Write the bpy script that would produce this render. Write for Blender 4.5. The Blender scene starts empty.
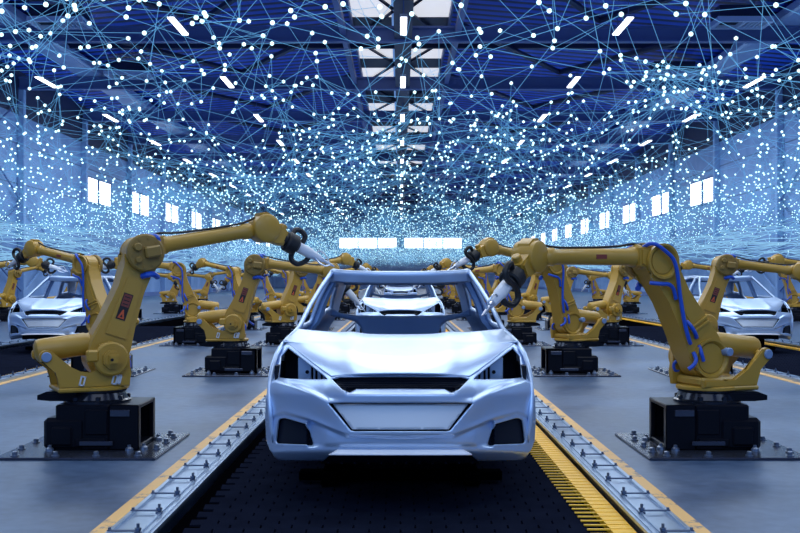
import bpy, bmesh, math, random
from mathutils import Vector, Matrix
from mathutils.geometry import delaunay_2d_cdt
random.seed(7)
PI = math.pi
R = math.radians
F_PX, CAM_H, HZ, CX = 1050.0, 1.45, 280.0, 400.5     # focal length in pixels, eye height, horizon row
scene = bpy.context.scene
COL = scene.collection
ORD = ['nearest', 'second', 'third', 'fourth', 'fifth', 'sixth', 'seventh', 'eighth', 'ninth', 'tenth', 'eleventh', 'twelfth', 'thirteenth']

# ------------------------------------------------------------------ materials
def mat(name, col, rough=0.5, metal=0.0, emit=None, estr=0.0, coat=0.0, spec=0.5, noise=None, bump=0.0, nscale=6.0):
    m = bpy.data.materials.new(name); m.use_nodes = True
    nt = m.node_tree; b = nt.nodes['Principled BSDF']
    b.inputs['Base Color'].default_value = (*col, 1)
    b.inputs['Roughness'].default_value = rough
    b.inputs['Metallic'].default_value = metal
    b.inputs['Coat Weight'].default_value = coat
    b.inputs['Specular IOR Level'].default_value = spec
    if emit:
        b.inputs['Emission Color'].default_value = (*emit, 1)
        b.inputs['Emission Strength'].default_value = estr
    if noise:
        tc = nt.nodes.new('ShaderNodeTexCoord'); nz = nt.nodes.new('ShaderNodeTexNoise')
        nz.inputs['Scale'].default_value = nscale; nz.inputs['Detail'].default_value = 6
        mx = nt.nodes.new('ShaderNodeMix'); mx.data_type = 'RGBA'
        mx.inputs['A'].default_value = (*col, 1); mx.inputs['B'].default_value = (*noise, 1)
        nt.links.new(tc.outputs['Object'], nz.inputs['Vector'])
        nt.links.new(nz.outputs['Fac'], mx.inputs['Factor'])
        nt.links.new(mx.outputs['Result'], b.inputs['Base Color'])
        if bump:
            bp = nt.nodes.new('ShaderNodeBump'); bp.inputs['Strength'].default_value = bump
            bp.inputs['Distance'].default_value = 0.02
            nt.links.new(nz.outputs['Fac'], bp.inputs['Height']); nt.links.new(bp.outputs['Normal'], b.inputs['Normal'])
    return m

M = {}
M['yellow'] = mat('robot_yellow', (0.49, 0.285, 0.033), 0.42, 0.0, coat=0.15, noise=(0.43, 0.245, 0.03), nscale=4)
M['olive'] = mat('robot_dark_yellow', (0.33, 0.20, 0.035), 0.45, noise=(0.24, 0.15, 0.03), nscale=9)
M['skid'] = mat('skid_black', (0.0012, 0.0012, 0.002), 0.7, spec=0.0)
M['black'] = mat('black_paint', (0.003, 0.004, 0.008), 0.3, 0.0, spec=0.12, noise=(0.006, 0.007, 0.013), nscale=5)
M['gloss_black'] = mat('gloss_black_metal', (0.02, 0.025, 0.04), 0.16, 0.6)
M['plate'] = mat('dark_steel_plate', (0.05, 0.06, 0.09), 0.22, 0.7, noise=(0.09, 0.10, 0.14), nscale=3)
M['steel'] = mat('bright_steel', (0.62, 0.68, 0.78), 0.28, 0.9)
M['alu'] = mat('aluminium', (0.30, 0.40, 0.54), 0.28, 0.75, noise=(0.44, 0.55, 0.70), nscale=8)
M['clamp'] = mat('clamp_steel', (0.13, 0.17, 0.25), 0.3, 0.7)
M['bolt'] = mat('bolt_steel', (0.16, 0.20, 0.28), 0.3, 0.6)
M['cable'] = mat('blue_cable', (0.012, 0.085, 0.55), 0.4)
M['rubber'] = mat('black_rubber', (0.008, 0.009, 0.012), 0.5)
M['white'] = mat('white_enamel', (0.72, 0.76, 0.82), 0.35)
M['bluecap'] = mat('blue_grey_cap', (0.20, 0.30, 0.50), 0.4)
M['decal_black'] = mat('decal_black', (0.015, 0.010, 0.012), 0.5)
M['decal_red'] = mat('decal_red', (0.22, 0.045, 0.03), 0.5)
M['decal_orange'] = mat('decal_orange', (0.62, 0.10, 0.03), 0.5)
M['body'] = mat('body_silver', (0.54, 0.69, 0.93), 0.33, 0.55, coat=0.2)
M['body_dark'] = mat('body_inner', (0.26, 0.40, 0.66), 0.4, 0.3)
M['plate_light'] = mat('grille_plate', (0.80, 0.84, 0.90), 0.32, 0.15)
M['body_mid'] = mat('body_mid', (0.30, 0.42, 0.62), 0.4, 0.2)
M['body_dull'] = mat('body_under', (0.05, 0.07, 0.11), 0.5, 0.3)
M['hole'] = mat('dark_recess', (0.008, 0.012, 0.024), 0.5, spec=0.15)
M['mesh_grille'] = mat('dark_grille', (0.010, 0.014, 0.026), 0.35)
M['chrome'] = mat('bright_strip', (0.96, 0.97, 1.0), 0.3, 0.0)
M['vent'] = mat('vent_paint', (0.50, 0.60, 0.80), 0.5)
M['lamp'] = mat('lamp_white', (1, 1, 1), 0.5, emit=(0.93, 0.97, 1.0), estr=4.0)
M['pane'] = mat('window_light', (1, 1, 1), 0.5, emit=(0.95, 0.98, 1.0), estr=3.5)
M['skylight'] = mat('skylight_panel', (0.8, 0.8, 0.8), 0.5, emit=(0.85, 0.85, 0.88), estr=0.75)
M['beam'] = mat('roof_steel_blue', (0.10, 0.15, 0.36), 0.5, noise=(0.08, 0.13, 0.32), nscale=1)
M['beam_dark'] = mat('roof_steel_dark', (0.012, 0.018, 0.06), 0.5)
M['duct'] = mat('duct_metal', (0.22, 0.31, 0.56), 0.4, 0.2, noise=(0.34, 0.44, 0.68), nscale=0.5)
M['wallframe'] = mat('wall_column_paint', (0.30, 0.42, 0.66), 0.6, noise=(0.24, 0.36, 0.60), nscale=0.6)
M['belt'] = mat('conveyor_black', (0.012, 0.016, 0.032), 0.6, 0.0, spec=0.0, noise=(0.004, 0.005, 0.011), nscale=4)
M['comb'] = mat('comb_yellow', (1.0, 0.56, 0.012), 0.5, noise=(0.92, 0.48, 0.01), nscale=7)
M['node'] = mat('node_glow', (0.2, 0.3, 0.35), 0.5, emit=(0.62, 0.96, 1.0), estr=2.0)
M['strand'] = mat('strand_glow', (0.0, 0.0, 0.0), 0.9, emit=(0.13, 0.42, 0.80), estr=0.95, spec=0)
M['strand_low'] = mat('strand_glow_low', (0, 0, 0), 0.9, emit=(0.32, 0.66, 1.0), estr=0.85, spec=0)
for k in ('node', 'strand', 'strand_low', 'pane', 'skylight'):
    M[k].cycles.emission_sampling = 'NONE'

def nodes_of(m): return m.node_tree.nodes, m.node_tree.links
def floor_material():
    m = mat('floor_concrete', (0.16, 0.22, 0.33), 0.33)
    n, l = nodes_of(m); b = n['Principled BSDF']
    tc = n.new('ShaderNodeTexCoord')
    big = n.new('ShaderNodeTexNoise'); big.inputs['Scale'].default_value = 0.7; big.inputs['Detail'].default_value = 8
    fine = n.new('ShaderNodeTexNoise'); fine.inputs['Scale'].default_value = 9; fine.inputs['Detail'].default_value = 8
    cr = n.new('ShaderNodeValToRGB')
    cr.color_ramp.elements[0].position = 0.38; cr.color_ramp.elements[0].color = (0.026, 0.056, 0.118, 1)
    cr.color_ramp.elements[1].position = 0.64; cr.color_ramp.elements[1].color = (0.088, 0.145, 0.255, 1)
    mix = n.new('ShaderNodeMath'); mix.operation = 'MULTIPLY_ADD'; mix.inputs[1].default_value = 0.35
    l.new(tc.outputs['Object'], big.inputs['Vector']); l.new(tc.outputs['Object'], fine.inputs['Vector'])
    sc_ = n.new('ShaderNodeMath'); sc_.operation = 'MULTIPLY'; sc_.inputs[1].default_value = 0.65
    l.new(big.outputs['Fac'], sc_.inputs[0]); l.new(fine.outputs['Fac'], mix.inputs[0]); l.new(sc_.outputs[0], mix.inputs[2])
    l.new(mix.outputs[0], cr.inputs['Fac']); l.new(cr.outputs['Color'], b.inputs['Base Color'])
    rr = n.new('ShaderNodeMapRange'); rr.inputs['To Min'].default_value = 0.26; rr.inputs['To Max'].default_value = 0.48
    l.new(big.outputs['Fac'], rr.inputs['Value']); l.new(rr.outputs['Result'], b.inputs['Roughness'])
    return m
def paint_material():
    m = mat('line_paint', (0.72, 0.42, 0.13), 0.5)
    n, l = nodes_of(m); b = n['Principled BSDF']
    tc = n.new('ShaderNodeTexCoord'); nz = n.new('ShaderNodeTexNoise'); nz.inputs['Scale'].default_value = 5.5
    nz.inputs['Detail'].default_value = 9; nz.inputs['Roughness'].default_value = 0.72
    cr = n.new('ShaderNodeValToRGB')
    cr.color_ramp.elements[0].position = 0.545; cr.color_ramp.elements[0].color = (0.74, 0.42, 0.12, 1)
    cr.color_ramp.elements[1].position = 0.60; cr.color_ramp.elements[1].color = (0.16, 0.15, 0.17, 1)
    l.new(tc.outputs['Object'], nz.inputs['Vector']); l.new(nz.outputs['Fac'], cr.inputs['Fac']); l.new(cr.outputs['Color'], b.inputs['Base Color'])
    return m
def wall_material():
    m = mat('wall_panel', (0.40, 0.52, 0.74), 0.6)
    n, l = nodes_of(m); b = n['Principled BSDF']
    tc = n.new('ShaderNodeTexCoord'); sp = n.new('ShaderNodeSeparateXYZ'); l.new(tc.outputs['Object'], sp.inputs[0])
    md = n.new('ShaderNodeMath'); md.operation = 'FRACT'
    dv = n.new('ShaderNodeMath'); dv.operation = 'DIVIDE'; dv.inputs[1].default_value = 2.4
    l.new(sp.outputs['Z'], dv.inputs[0]); l.new(dv.outputs[0], md.inputs[0])
    lt = n.new('ShaderNodeMath'); lt.operation = 'LESS_THAN'; lt.inputs[1].default_value = 0.035
    l.new(md.outputs[0], lt.inputs[0])
    nz = n.new('ShaderNodeTexNoise'); nz.inputs['Scale'].default_value = 0.5; nz.inputs['Detail'].default_value = 7
    l.new(tc.outputs['Object'], nz.inputs['Vector'])
    cr = n.new('ShaderNodeValToRGB')
    cr.color_ramp.elements[0].position = 0.3; cr.color_ramp.elements[0].color = (0.17, 0.27, 0.50, 1)
    cr.color_ramp.elements[1].position = 0.75; cr.color_ramp.elements[1].color = (0.31, 0.43, 0.68, 1)
    l.new(nz.outputs['Fac'], cr.inputs['Fac'])
    mx = n.new('ShaderNodeMix'); mx.data_type = 'RGBA'; mx.inputs['B'].default_value = (0.12, 0.17, 0.30, 1)
    l.new(lt.outputs[0], mx.inputs['Factor']); l.new(cr.outputs['Color'], mx.inputs['A'])
    l.new(mx.outputs['Result'], b.inputs['Base Color'])
    return m
def roof_material():
    m = mat('roof_sheet', (0.01, 0.05, 0.35), 0.5)
    n, l = nodes_of(m); b = n['Principled BSDF']
    tc = n.new('ShaderNodeTexCoord'); sp = n.new('ShaderNodeSeparateXYZ'); l.new(tc.outputs['Object'], sp.inputs[0])
    dv = n.new('ShaderNodeMath'); dv.operation = 'DIVIDE'; dv.inputs[1].default_value = 1.0
    fr = n.new('ShaderNodeMath'); fr.operation = 'FRACT'
    l.new(sp.outputs['Y'], dv.inputs[0]); l.new(dv.outputs[0], fr.inputs[0])
    cr = n.new('ShaderNodeValToRGB'); cr.color_ramp.interpolation = 'LINEAR'
    e = cr.color_ramp.elements
    e[0].position = 0.0; e[0].color = (0.004, 0.012, 0.075, 1)
    e[1].position = 1.0; e[1].color = (0.004, 0.012, 0.075, 1)
    for p_, c_ in ((0.30, (0.006, 0.02, 0.12, 1)), (0.42, (0.012, 0.095, 0.70, 1)), (0.9, (0.012, 0.11, 0.80, 1))):
        x = e.new(p_); x.color = c_
    l.new(fr.outputs[0], cr.inputs['Fac']); l.new(cr.outputs['Color'], b.inputs['Base Color'])
    return m
M['floor'] = floor_material(); M['paint'] = paint_material(); M['wall'] = wall_material(); M['roof'] = roof_material()

# ------------------------------------------------------------------ mesh builder
class MB:
    def __init__(self): self.bm = bmesh.new()
    def _mi(self, before, mi):
        if mi:
            for f in list(self.bm.faces)[before:]: f.material_index = mi
    def box(self, lo, hi, bevel=0.0, mtx=None, mi=0, seg=1):
        t = bmesh.new()
        vs = [t.verts.new((x, y, z)) for x in (lo[0], hi[0]) for y in (lo[1], hi[1]) for z in (lo[2], hi[2])]
        for q in ((0,1,3,2), (4,6,7,5), (0,4,5,1), (2,3,7,6), (0,2,6,4), (1,5,7,3)): t.faces.new([vs[i] for i in q])
        if bevel: bmesh.ops.bevel(t, geom=t.edges[:], offset=bevel, segments=seg, affect='EDGES', clamp_overlap=True)
        self._join(t, mtx, mi); return self
    def _join(self, t, mtx=None, mi=0):
        if mtx is not None: bmesh.ops.transform(t, matrix=mtx, verts=t.verts[:])
        bmesh.ops.recalc_face_normals(t, faces=t.faces[:])
        mp = {v: self.bm.verts.new(v.co) for v in t.verts}
        for f in t.faces:
            try: nf = self.bm.faces.new([mp[v] for v in f.verts]); nf.material_index = mi if mi else f.material_index
            except ValueError: pass
        t.free()
    def prism(self, poly, y0, y1, bevel=0.0, mtx=None, mi=0, seg=2):
        """outline in X-Z extruded along Y"""
        t = bmesh.new()
        a = [t.verts.new((p[0], y0, p[1])) for p in poly]; b = [t.verts.new((p[0], y1, p[1])) for p in poly]
        n = len(poly); fa = t.faces.new(a); fb = t.faces.new(b[::-1])
        for i in range(n): t.faces.new((a[i], b[i], b[(i+1) % n], a[(i+1) % n]))
        if bevel:
            es = list(set(fa.edges[:] + fb.edges[:]))
            bmesh.ops.bevel(t, geom=es, offset=bevel, segments=seg, affect='EDGES', clamp_overlap=True)
        self._join(t, mtx, mi); return self
    def lathe(self, prof, p0, axis, seg=24, mi=0):
        """prof: list of (radius, height along axis)"""
        ax = Vector(axis).normalized(); q = ax.to_track_quat('Z', 'Y').to_matrix().to_4x4()
        mt = Matrix.Translation(Vector(p0)) @ q
        t = bmesh.new(); rings = []
        for r, h in prof:
            if r < 1e-5: rings.append([t.verts.new((0, 0, h))])
            else: rings.append([t.verts.new((r*math.cos(2*PI*i/seg), r*math.sin(2*PI*i/seg), h)) for i in range(seg)])
        for A, B in zip(rings, rings[1:]):
            for i in range(seg):
                j = (i+1) % seg
                if len(A) == 1 and len(B) > 1: t.faces.new((A[0], B[i], B[j]))
                elif len(B) == 1 and len(A) > 1: t.faces.new((A[i], A[j], B[0]))
                elif len(A) > 1: t.faces.new((A[i], A[j], B[j], B[i]))
        for rg in (rings[0], rings[-1]):
            if len(rg) > 2: t.faces.new(rg)
        self._join(t, mt, mi); return self
    def cyl(self, p0, p1, r, r1=None, seg=20, bev=0.0, mi=0):
        p0, p1 = Vector(p0), Vector(p1); L = (p1-p0).length; r1 = r if r1 is None else r1
        pr = [(r, 0), (r1, L)] if not bev else [(r-bev, 0), (r, bev), (r1, L-bev), (r1-bev, L)]
        return self.lathe(pr, p0, p1-p0, seg, mi)
    def tube(self, pts, r, seg=8, smooth=4, mi=0):
        P = catmull([Vector(p) for p in pts], smooth) if smooth > 1 else [Vector(p) for p in pts]
        t = bmesh.new(); rings = []; up = None
        for i, p in enumerate(P):
            d = (P[min(i+1, len(P)-1)] - P[max(i-1, 0)]).normalized()
            if up is None: up = d.orthogonal().normalized()
            up = (up - d*up.dot(d)).normalized(); s = d.cross(up)
            rings.append([t.verts.new(p + up*r*math.cos(2*PI*k/seg) + s*r*math.sin(2*PI*k/seg)) for k in range(seg)])
        for A, B in zip(rings, rings[1:]):
            for k in range(seg): t.faces.new((A[k], A[(k+1) % seg], B[(k+1) % seg], B[k]))
        t.faces.new(rings[0]); t.faces.new(rings[-1])
        self._join(t, None, mi); return self
    def mesh(self, name, mats, angle=35):
        me = bpy.data.meshes.new(name)
        for f in self.bm.faces: f.smooth = True
        self.bm.to_mesh(me); self.bm.free()
        for m in (mats if isinstance(mats, (list, tuple)) else [mats]): me.materials.append(m)
        me.set_sharp_from_angle(angle=R(angle))
        return me
    def obj(self, name, mats, parent=None, angle=35):
        return link(name, self.mesh(name, mats, angle), parent)
def catmull(P, n):
    out = []
    for i in range(len(P)-1):
        a, b, c, d = P[max(i-1, 0)], P[i], P[i+1], P[min(i+2, len(P)-1)]
        for k in range(n):
            t = k/n
            out.append(0.5*((2*b) + (c-a)*t + (2*a-5*b+4*c-d)*t*t + (3*b-a-3*c+d)*t**3))
    out.append(P[-1]); return out
def link(name, data, parent=None):
    o = bpy.data.objects.new(name, data); COL.objects.link(o)
    if parent is not None: o.parent = parent
    return o
def tag(o, label=None, cat=None, group=None, kind=None):
    if label: o['label'] = label
    if cat: o['category'] = cat
    if group: o['group'] = group
    if kind: o['kind'] = kind
    return o
def empty(name, loc=(0, 0, 0), rz=0):
    o = link(name, None); o.location = loc; o.rotation_euler = (0, 0, rz); o.empty_display_size = 0.2; return o
def struct(name, mb, m, label=None, cat=None):
    o = mb.obj(name, m); return tag(o, label, cat, None, 'structure')

def pydata(name, V, Fc, mats, parent=None, angle=30, smooth=True):
    me = bpy.data.meshes.new(name); me.from_pydata([tuple(v) for v in V], [], Fc)
    for m in (mats if isinstance(mats, (list, tuple)) else [mats]): me.materials.append(m)
    if smooth:
        me.polygons.foreach_set('use_smooth', [True]*len(me.polygons)); me.set_sharp_from_angle(angle=R(angle))
    me.update()
    return me if parent is False else link(name, me, parent)

# ------------------------------------------------------------------ the hall
W, Y0, YE, ZE = 23.0, -6.0, 190.0, 13.0
BAY, COLUMN0 = 12.6, 0.2                  # columns at 0.2 + 12.6 k
LINES = (-7.3, 0.0, 7.3)
BELT = 1.40
cols_y = [COLUMN0 + BAY*k for k in range(16) if COLUMN0 + BAY*k < YE]

b = MB()
edges = [-W]
for c in LINES: edges += [c-BELT, c+BELT]
edges.append(W)
for i in range(0, len(edges), 2): b.box((edges[i], Y0, -0.3), (edges[i+1], YE, 0.0))
struct('floor', b, M['floor'], 'blue grey polished concrete factory floor', 'floor')
for sx, nm in ((-1, 'left'), (1, 'right')):
    b = MB(); b.box((sx*W, Y0, 0), (sx*(W+0.3), YE, 15))
    struct('wall_'+nm, b, M['wall'], 'pale blue panelled side wall on the %s of the hall' % nm, 'wall')
    b = MB()
    b.box((sx*(W-0.12), Y0, 0), (sx*W, YE, 0.35))
    struct('baseboard_'+nm, b, M['beam'], 'low dark blue kerb along the %s wall' % nm, 'baseboard')
for sx, nm in ((-1, 'left'), (1, 'right')):
    tn_ = MB(); x0, x1 = sorted((sx*(W-0.08), sx*W)); tn_.box((x0, Y0, 11.4), (x1, YE, 14.0)); struct('trim_%d' % (900 if sx < 0 else 901), tn_, M['beam_dark'], 'dark band along the top of the %s wall' % nm, 'trim')
b = MB(); b.box((-W, YE, 0), (W, YE+0.3, 16)); struct('wall_back', b, M['wall'], 'far end wall of the hall', 'wall')
tn = [0]
def trim(mb, m, label=None, cat='trim'):
    tn[0] += 1
    return struct('trim_%d' % tn[0], mb, m, label, cat)
def zroof(x): return 16.0 - 0.085*abs(x)
# roof, two slopes
b = MB()
for sx in (-1, 1):
    b.prism([(sx*2.4, zroof(2.4)), (sx*(W+0.3), zroof(W+0.3)), (sx*(W+0.3), zroof(W+0.3)+0.3), (sx*2.4, zroof(2.4)+0.3)], Y0, YE)
struct('ceiling', b, M['roof'], 'dark blue ribbed roof sheeting', 'ceiling')
# skylights: two panels per bay beside the spine
wn = [0]
def window(lo, hi, m, label, frame=None):
    wn[0] += 1
    b = MB(); b.box(lo, hi)
    o = struct('window_%d' % wn[0], b, m, label, 'window')
    if frame:
        f = MB()
        for q in frame: f.box(*q)
        f.obj('window_frame', M['beam'], o)
    return o
SKY = [(8.0, 13.0), (20.0, 25.0), (33.0, 38.0), (45.8, 52.5), (57.6, 62.3), (65.0, 68.6), (78.0, 81.8), (89.6, 93.4), (102.0, 106.0), (114.6, 118.6), (127.2, 131.2), (139.8, 143.8), (152.4, 156.4), (165.0, 169.0)]
for p, q in SKY:
    for sx in (-1, 1):
        x0, x1 = sorted((sx*0.45, sx*2.4))
        window((x0, p, 14.6), (x1, q, 14.65), M['skylight'], 'white skylight panel beside the roof spine')
b = MB()
gaps = [(Y0, SKY[0][0])] + [(u[1], v[0]) for u, v in zip(SKY, SKY[1:])] + [(SKY[-1][1], YE)]
for p, q in gaps:
    for sx in (-1, 1):
        x0, x1 = sorted((sx*0.45, sx*2.4)); b.box((x0, p, 14.58), (x1, q, 14.7))
trim(b, M['beam_dark'], 'dark roof strips between the skylights')
b = MB()
for sx in (-1, 1):                         # skylight kerbs close the gap to the roof sheet
    x0, x1 = sorted((sx*2.4, sx*2.5)); b.box((x0, Y0, 14.2), (x1, YE, 16.1))
trim(b, M['beam'], 'blue upstand along the skylights')
b = MB(); b.box((-0.30, Y0, 13.0), (0.55, YE, 14.7)); trim(b, M['beam_dark'], 'dark roof spine beam along the middle of the ceiling')
for sx, nm in ((-1, 'left'), (1, 'right')):
    b = MB(); x = sx*2.75; b.box((x-0.13, Y0, 13.2), (x+0.13, YE, 13.6)); trim(b, M['beam'], 'long blue girder %s of the roof spine' % nm)
for k, y in enumerate(cols_y):
    b = MB()
    b.box((-W, y-0.22, 12.9), (W, y+0.22, 13.0)); b.box((-W, y-0.06, 13.0), (W, y+0.06, 13.55)); b.box((-W, y-0.22, 13.55), (W, y+0.22, 13.65))
    trim(b, M['beam'], 'blue cross beam under the roof, %s in its row' % ORD[min(k, 12)])
    b = MB()
    if k < len(cols_y)-1:
        y2 = cols_y[k+1]; ym = (y+y2)/2
        b.box((-W, ym-0.12, 14.0), (W, ym+0.12, 14.3))
        for sx in (-1, 1):
            for x1, x2 in ((0.4, 2.4),):
                b.tube([(sx*x1, y+0.3, 14.45), (sx*x2, ym, 14.45)], 0.09, 5, 1); b.tube([(sx*x2, ym, 14.45), (sx*x1, y2-0.3, 14.45)], 0.09, 5, 1)
            b.tube([(sx*2.8, y+0.3, 13.9), (sx*9.5, y2-0.3, 13.9)], 0.16, 6, 1)
            b.tube([(sx*16.2, y+0.3, 13.7), (sx*9.5, y2-0.3, 13.9)], 0.16, 6, 1)
        trim(b, M['beam_dark'], 'dark roof bracing')
# columns and cross bracing along the side walls
for sx, nm in ((-1, 'left'), (1, 'right')):
    for k, y in enumerate(cols_y):
        b = MB(); x0, x1 = sorted((sx*W, sx*(W-0.4)))
        b.box((x0, y-0.2, 0), (x1, y+0.2, 12.9), 0.03)
        trim(b, M['wallframe'], 'pale wall column')
    for k in (4, 5):
        y, y2 = cols_y[k]+0.3, cols_y[k+1]-0.3
        b = MB(); x = sx*(W-0.25)
        zs = (1.4, 5.0, 11.8)
        for za, zb in ((0.8, 6.0), (6.2, 12.2)):
            if k == 5 and za > 5: continue
            b.tube([(x, y, za), (x, y2, zb)], 0.055, 5, 1); b.tube([(x, y, zb), (x, y2, za)], 0.055, 5, 1)
        trim(b, M['wallframe' if k == 5 else 'beam'], 'crossed bracing rods on the wall')
    # windows: one pair in each bay
    for k in range(6, len(cols_y)-1):
        ya = cols_y[k]+0.55
        for j in range(2):
            p = ya + j*3.6
            x0, x1 = sorted((sx*(W-0.06), sx*(W+0.02)))
            fr = [((min(sx*(W-0.1), sx*W), p-0.12, 7.13), (max(sx*(W-0.1), sx*W), p, 9.12)), ((min(sx*(W-0.1), sx*W), p+3.1, 7.13), (max(sx*(W-0.1), sx*W), p+3.22, 9.12)),
                  ((min(sx*(W-0.1), sx*W), p-0.12, 7.13), (max(sx*(W-0.1), sx*W), p+3.22, 7.25)), ((min(sx*(W-0.1), sx*W), p-0.12, 9.0), (max(sx*(W-0.1), sx*W), p+3.22, 9.12))]
            window((x0, p, 7.25), (x1, p+3.1, 9.0), M['pane'], 'bright white window high in the %s wall' % nm, fr)
for g in (-1, 1):
    for j in range(3):
        x = (g*(0.75+ 3.5*j) if g > 0 else g*(0.75+3.5*j)-3.3)
        window((x, YE-0.06, 7.2), (x+3.3, YE+0.02, 9.05), M['pane'], 'bright white window in the far wall')

# ducts and vents
for sx, nm in ((-1, 'left'), (1, 'right')):
    b = MB(); x0, x1 = sorted((sx*17.9, sx*19.4))
    b.box((x0, 2, 13.66), (x1, YE-0.5, 14.2), 0.1)
    tag(b.obj('air_duct', M['duct']), 'long pale blue air duct under the roof on the %s side' % nm, 'duct')
vent_frame = MB()
for q in (((-1.3, -0.8, 0), (1.3, -0.62, 0.25)), ((-1.3, 0.62, 0), (1.3, 0.8, 0.25)), ((-1.3, -0.62, 0), (-1.1, 0.62, 0.25)), ((1.1, -0.62, 0), (1.3, 0.62, 0.25)), ((-0.06, -0.62, 0.02), (0.06, 0.62, 0.2))): vent_frame.box(*q)
vent_frame = vent_frame.mesh('vent_frame', M['vent'])
vent_back = MB().box((-1.1, -0.62, 0.18), (1.1, 0.62, 0.24)).mesh('vent_back', M['hole'])
vs_ = MB()
for i in range(5): vs_.box((0.1+i*0.2, -0.62, 0.05), (0.16+i*0.2, 0.62, 0.17))
vent_slats = vs_.mesh('vent_slats', M['vent'])
for sx, nm in ((-1, 'left'), (1, 'right')):
    for k in (3, 4):
        r = empty('ceiling_vent', (sx*16.0, cols_y[k+1]-1.25, 13.66-0.25))
        tag(r, '%s rectangular air vent with slats under the roof on the %s' % ('nearer' if k == 3 else 'farther', nm), 'vent', 'roof air vents')
        link('frame', vent_frame, r); link('backing', vent_back, r); link('louvre', vent_slats, r)
        hb = MB()
        hb.box((-1.2, -0.7, 0.25), (1.2, 0.7, 0.8)); hb.obj('housing', M['beam_dark'], r)

# strip lights
lamp_body = MB().box((-0.16, -1.55, 0.04), (0.16, 1.55, 0.16)).mesh('lamp_body', M['steel'])
lamp_tube = MB().box((-0.13, -1.5, 0.0), (0.13, 1.5, 0.05)).mesh('lamp_tube', M['lamp'])
lamp_rod = MB().cyl((0, 0, 0.16), (0, 0, 0.85), 0.02, seg=6).mesh('lamp_rod', M['beam'])
rows = ((0.13, 'over the middle conveyor'), (-9.4, 'in the inner left row'), (9.4, 'in the inner right row'), (-19.2, 'in the outer left row'), (19.2, 'in the outer right row'))
for x, where in rows:
    for k in range(12):
        r = empty('strip_light', (x, 44.4 + BAY*k, 12.15))
        tag(r, 'white ceiling strip light %s, %s in its row' % (where, ORD[k]), 'light', 'ceiling strip lights')
        link('housing', lamp_body, r); link('diffuser', lamp_tube, r); 
        for hy in (-1.1, 1.1): link('hanger', lamp_rod, r).location = (0, hy, 0)

# ------------------------------------------------------------------ conveyors
BZ = -0.07
sl = MB()
for row in range(270):
    y = 4.0 + row*0.112
    if y > 34: break
    off = 0.09 if row % 2 else 0
    for c in range(-7, 7):
        x0 = c*0.188+off; x0, x1 = max(x0+0.006, -1.30), min(x0+0.182, 1.22)
        if x1-x0 < 0.03: continue
        z = BZ + 0.006
        t = 0.012*math.sin(c*1.7+row*0.9)*0.2
        v = [(x0, y+0.008, z+0.004), (x1, y+0.008, z+0.004+t), (x1, y+0.082, z+0.020+t), (x0, y+0.082, z+0.020)]
        bv = [sl.bm.verts.new(p) for p in v]+[sl.bm.verts.new((p[0], p[1], BZ-0.01)) for p in v]
        for q in ((0,1,2,3), (0,4,5,1), (1,5,6,2), (2,6,7,3), (3,7,4,0)): sl.bm.faces.new([bv[i] for i in q])
slat_mesh = sl.mesh('belt_slats', M['belt'])
belt_base = MB().box((-1.395, Y0, -0.28), (1.395, YE, BZ)).mesh('belt', M['skid'])
cb = MB(); cb.box((1.25, Y0, BZ), (1.39, YE, BZ+0.035))
for k in range(700):
    y = 4.0+k*0.113
    if y > 60: break
    cb.box((1.115, y, BZ+0.026), (1.25, y+0.020, BZ+0.034))
    cb.box((1.25, y, BZ+0.035), (1.385, y+0.06, BZ+0.038))
comb_mesh = cb.mesh('comb_strip', M['comb'])
rm = MB()
rm.box((0.0, Y0, 0.0), (0.26, YE, 0.022)); rm.box((0.0, Y0, -0.10), (0.018, YE, 0.0)); rm.box((0.06, Y0, 0.022), (0.075, YE, 0.034)); rm.box((0.225, Y0, 0.022), (0.25, YE, 0.040)); rm.box((0.02, Y0, 0.022), (0.03, YE, 0.030))
rail_mesh = rm.mesh('rail', M['alu'])
cm = MB()
cm.box((0.06, -0.008, 0.036), (0.25, 0.008, 0.047), 0.003); cm.cyl((0.075, 0, 0.022), (0.075, 0, 0.082), 0.009, seg=8); cm.cyl((0.075, 0, 0.047), (0.075, 0, 0.058), 0.019, seg=6)
cm.cyl((0.235, 0, 0.03), (0.235, 0, 0.060), 0.009, seg=8); cm.box((0.055, -0.015, 0.022), (0.095, 0.015, 0.034))
clamp_mesh = cm.mesh('clamp', M['clamp'])
far_clamp = MB()
for k in range(100, 300):
    y = 5.9+0.52*k; far_clamp.box((0.06, y-0.012, 0.03), (0.25, y+0.012, 0.05)); far_clamp.box((0.065, y-0.01, 0.03), (0.085, y+0.01, 0.10))
far_clamp = far_clamp.mesh('clamp_row', M['clamp'])
line_mesh = MB().box((0, Y0, 0.0), (0.12, YE, 0.004)).mesh('line', M['paint'])
LNAME = {-7.3: 'left', 0.0: 'middle', 7.3: 'right'}
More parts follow.
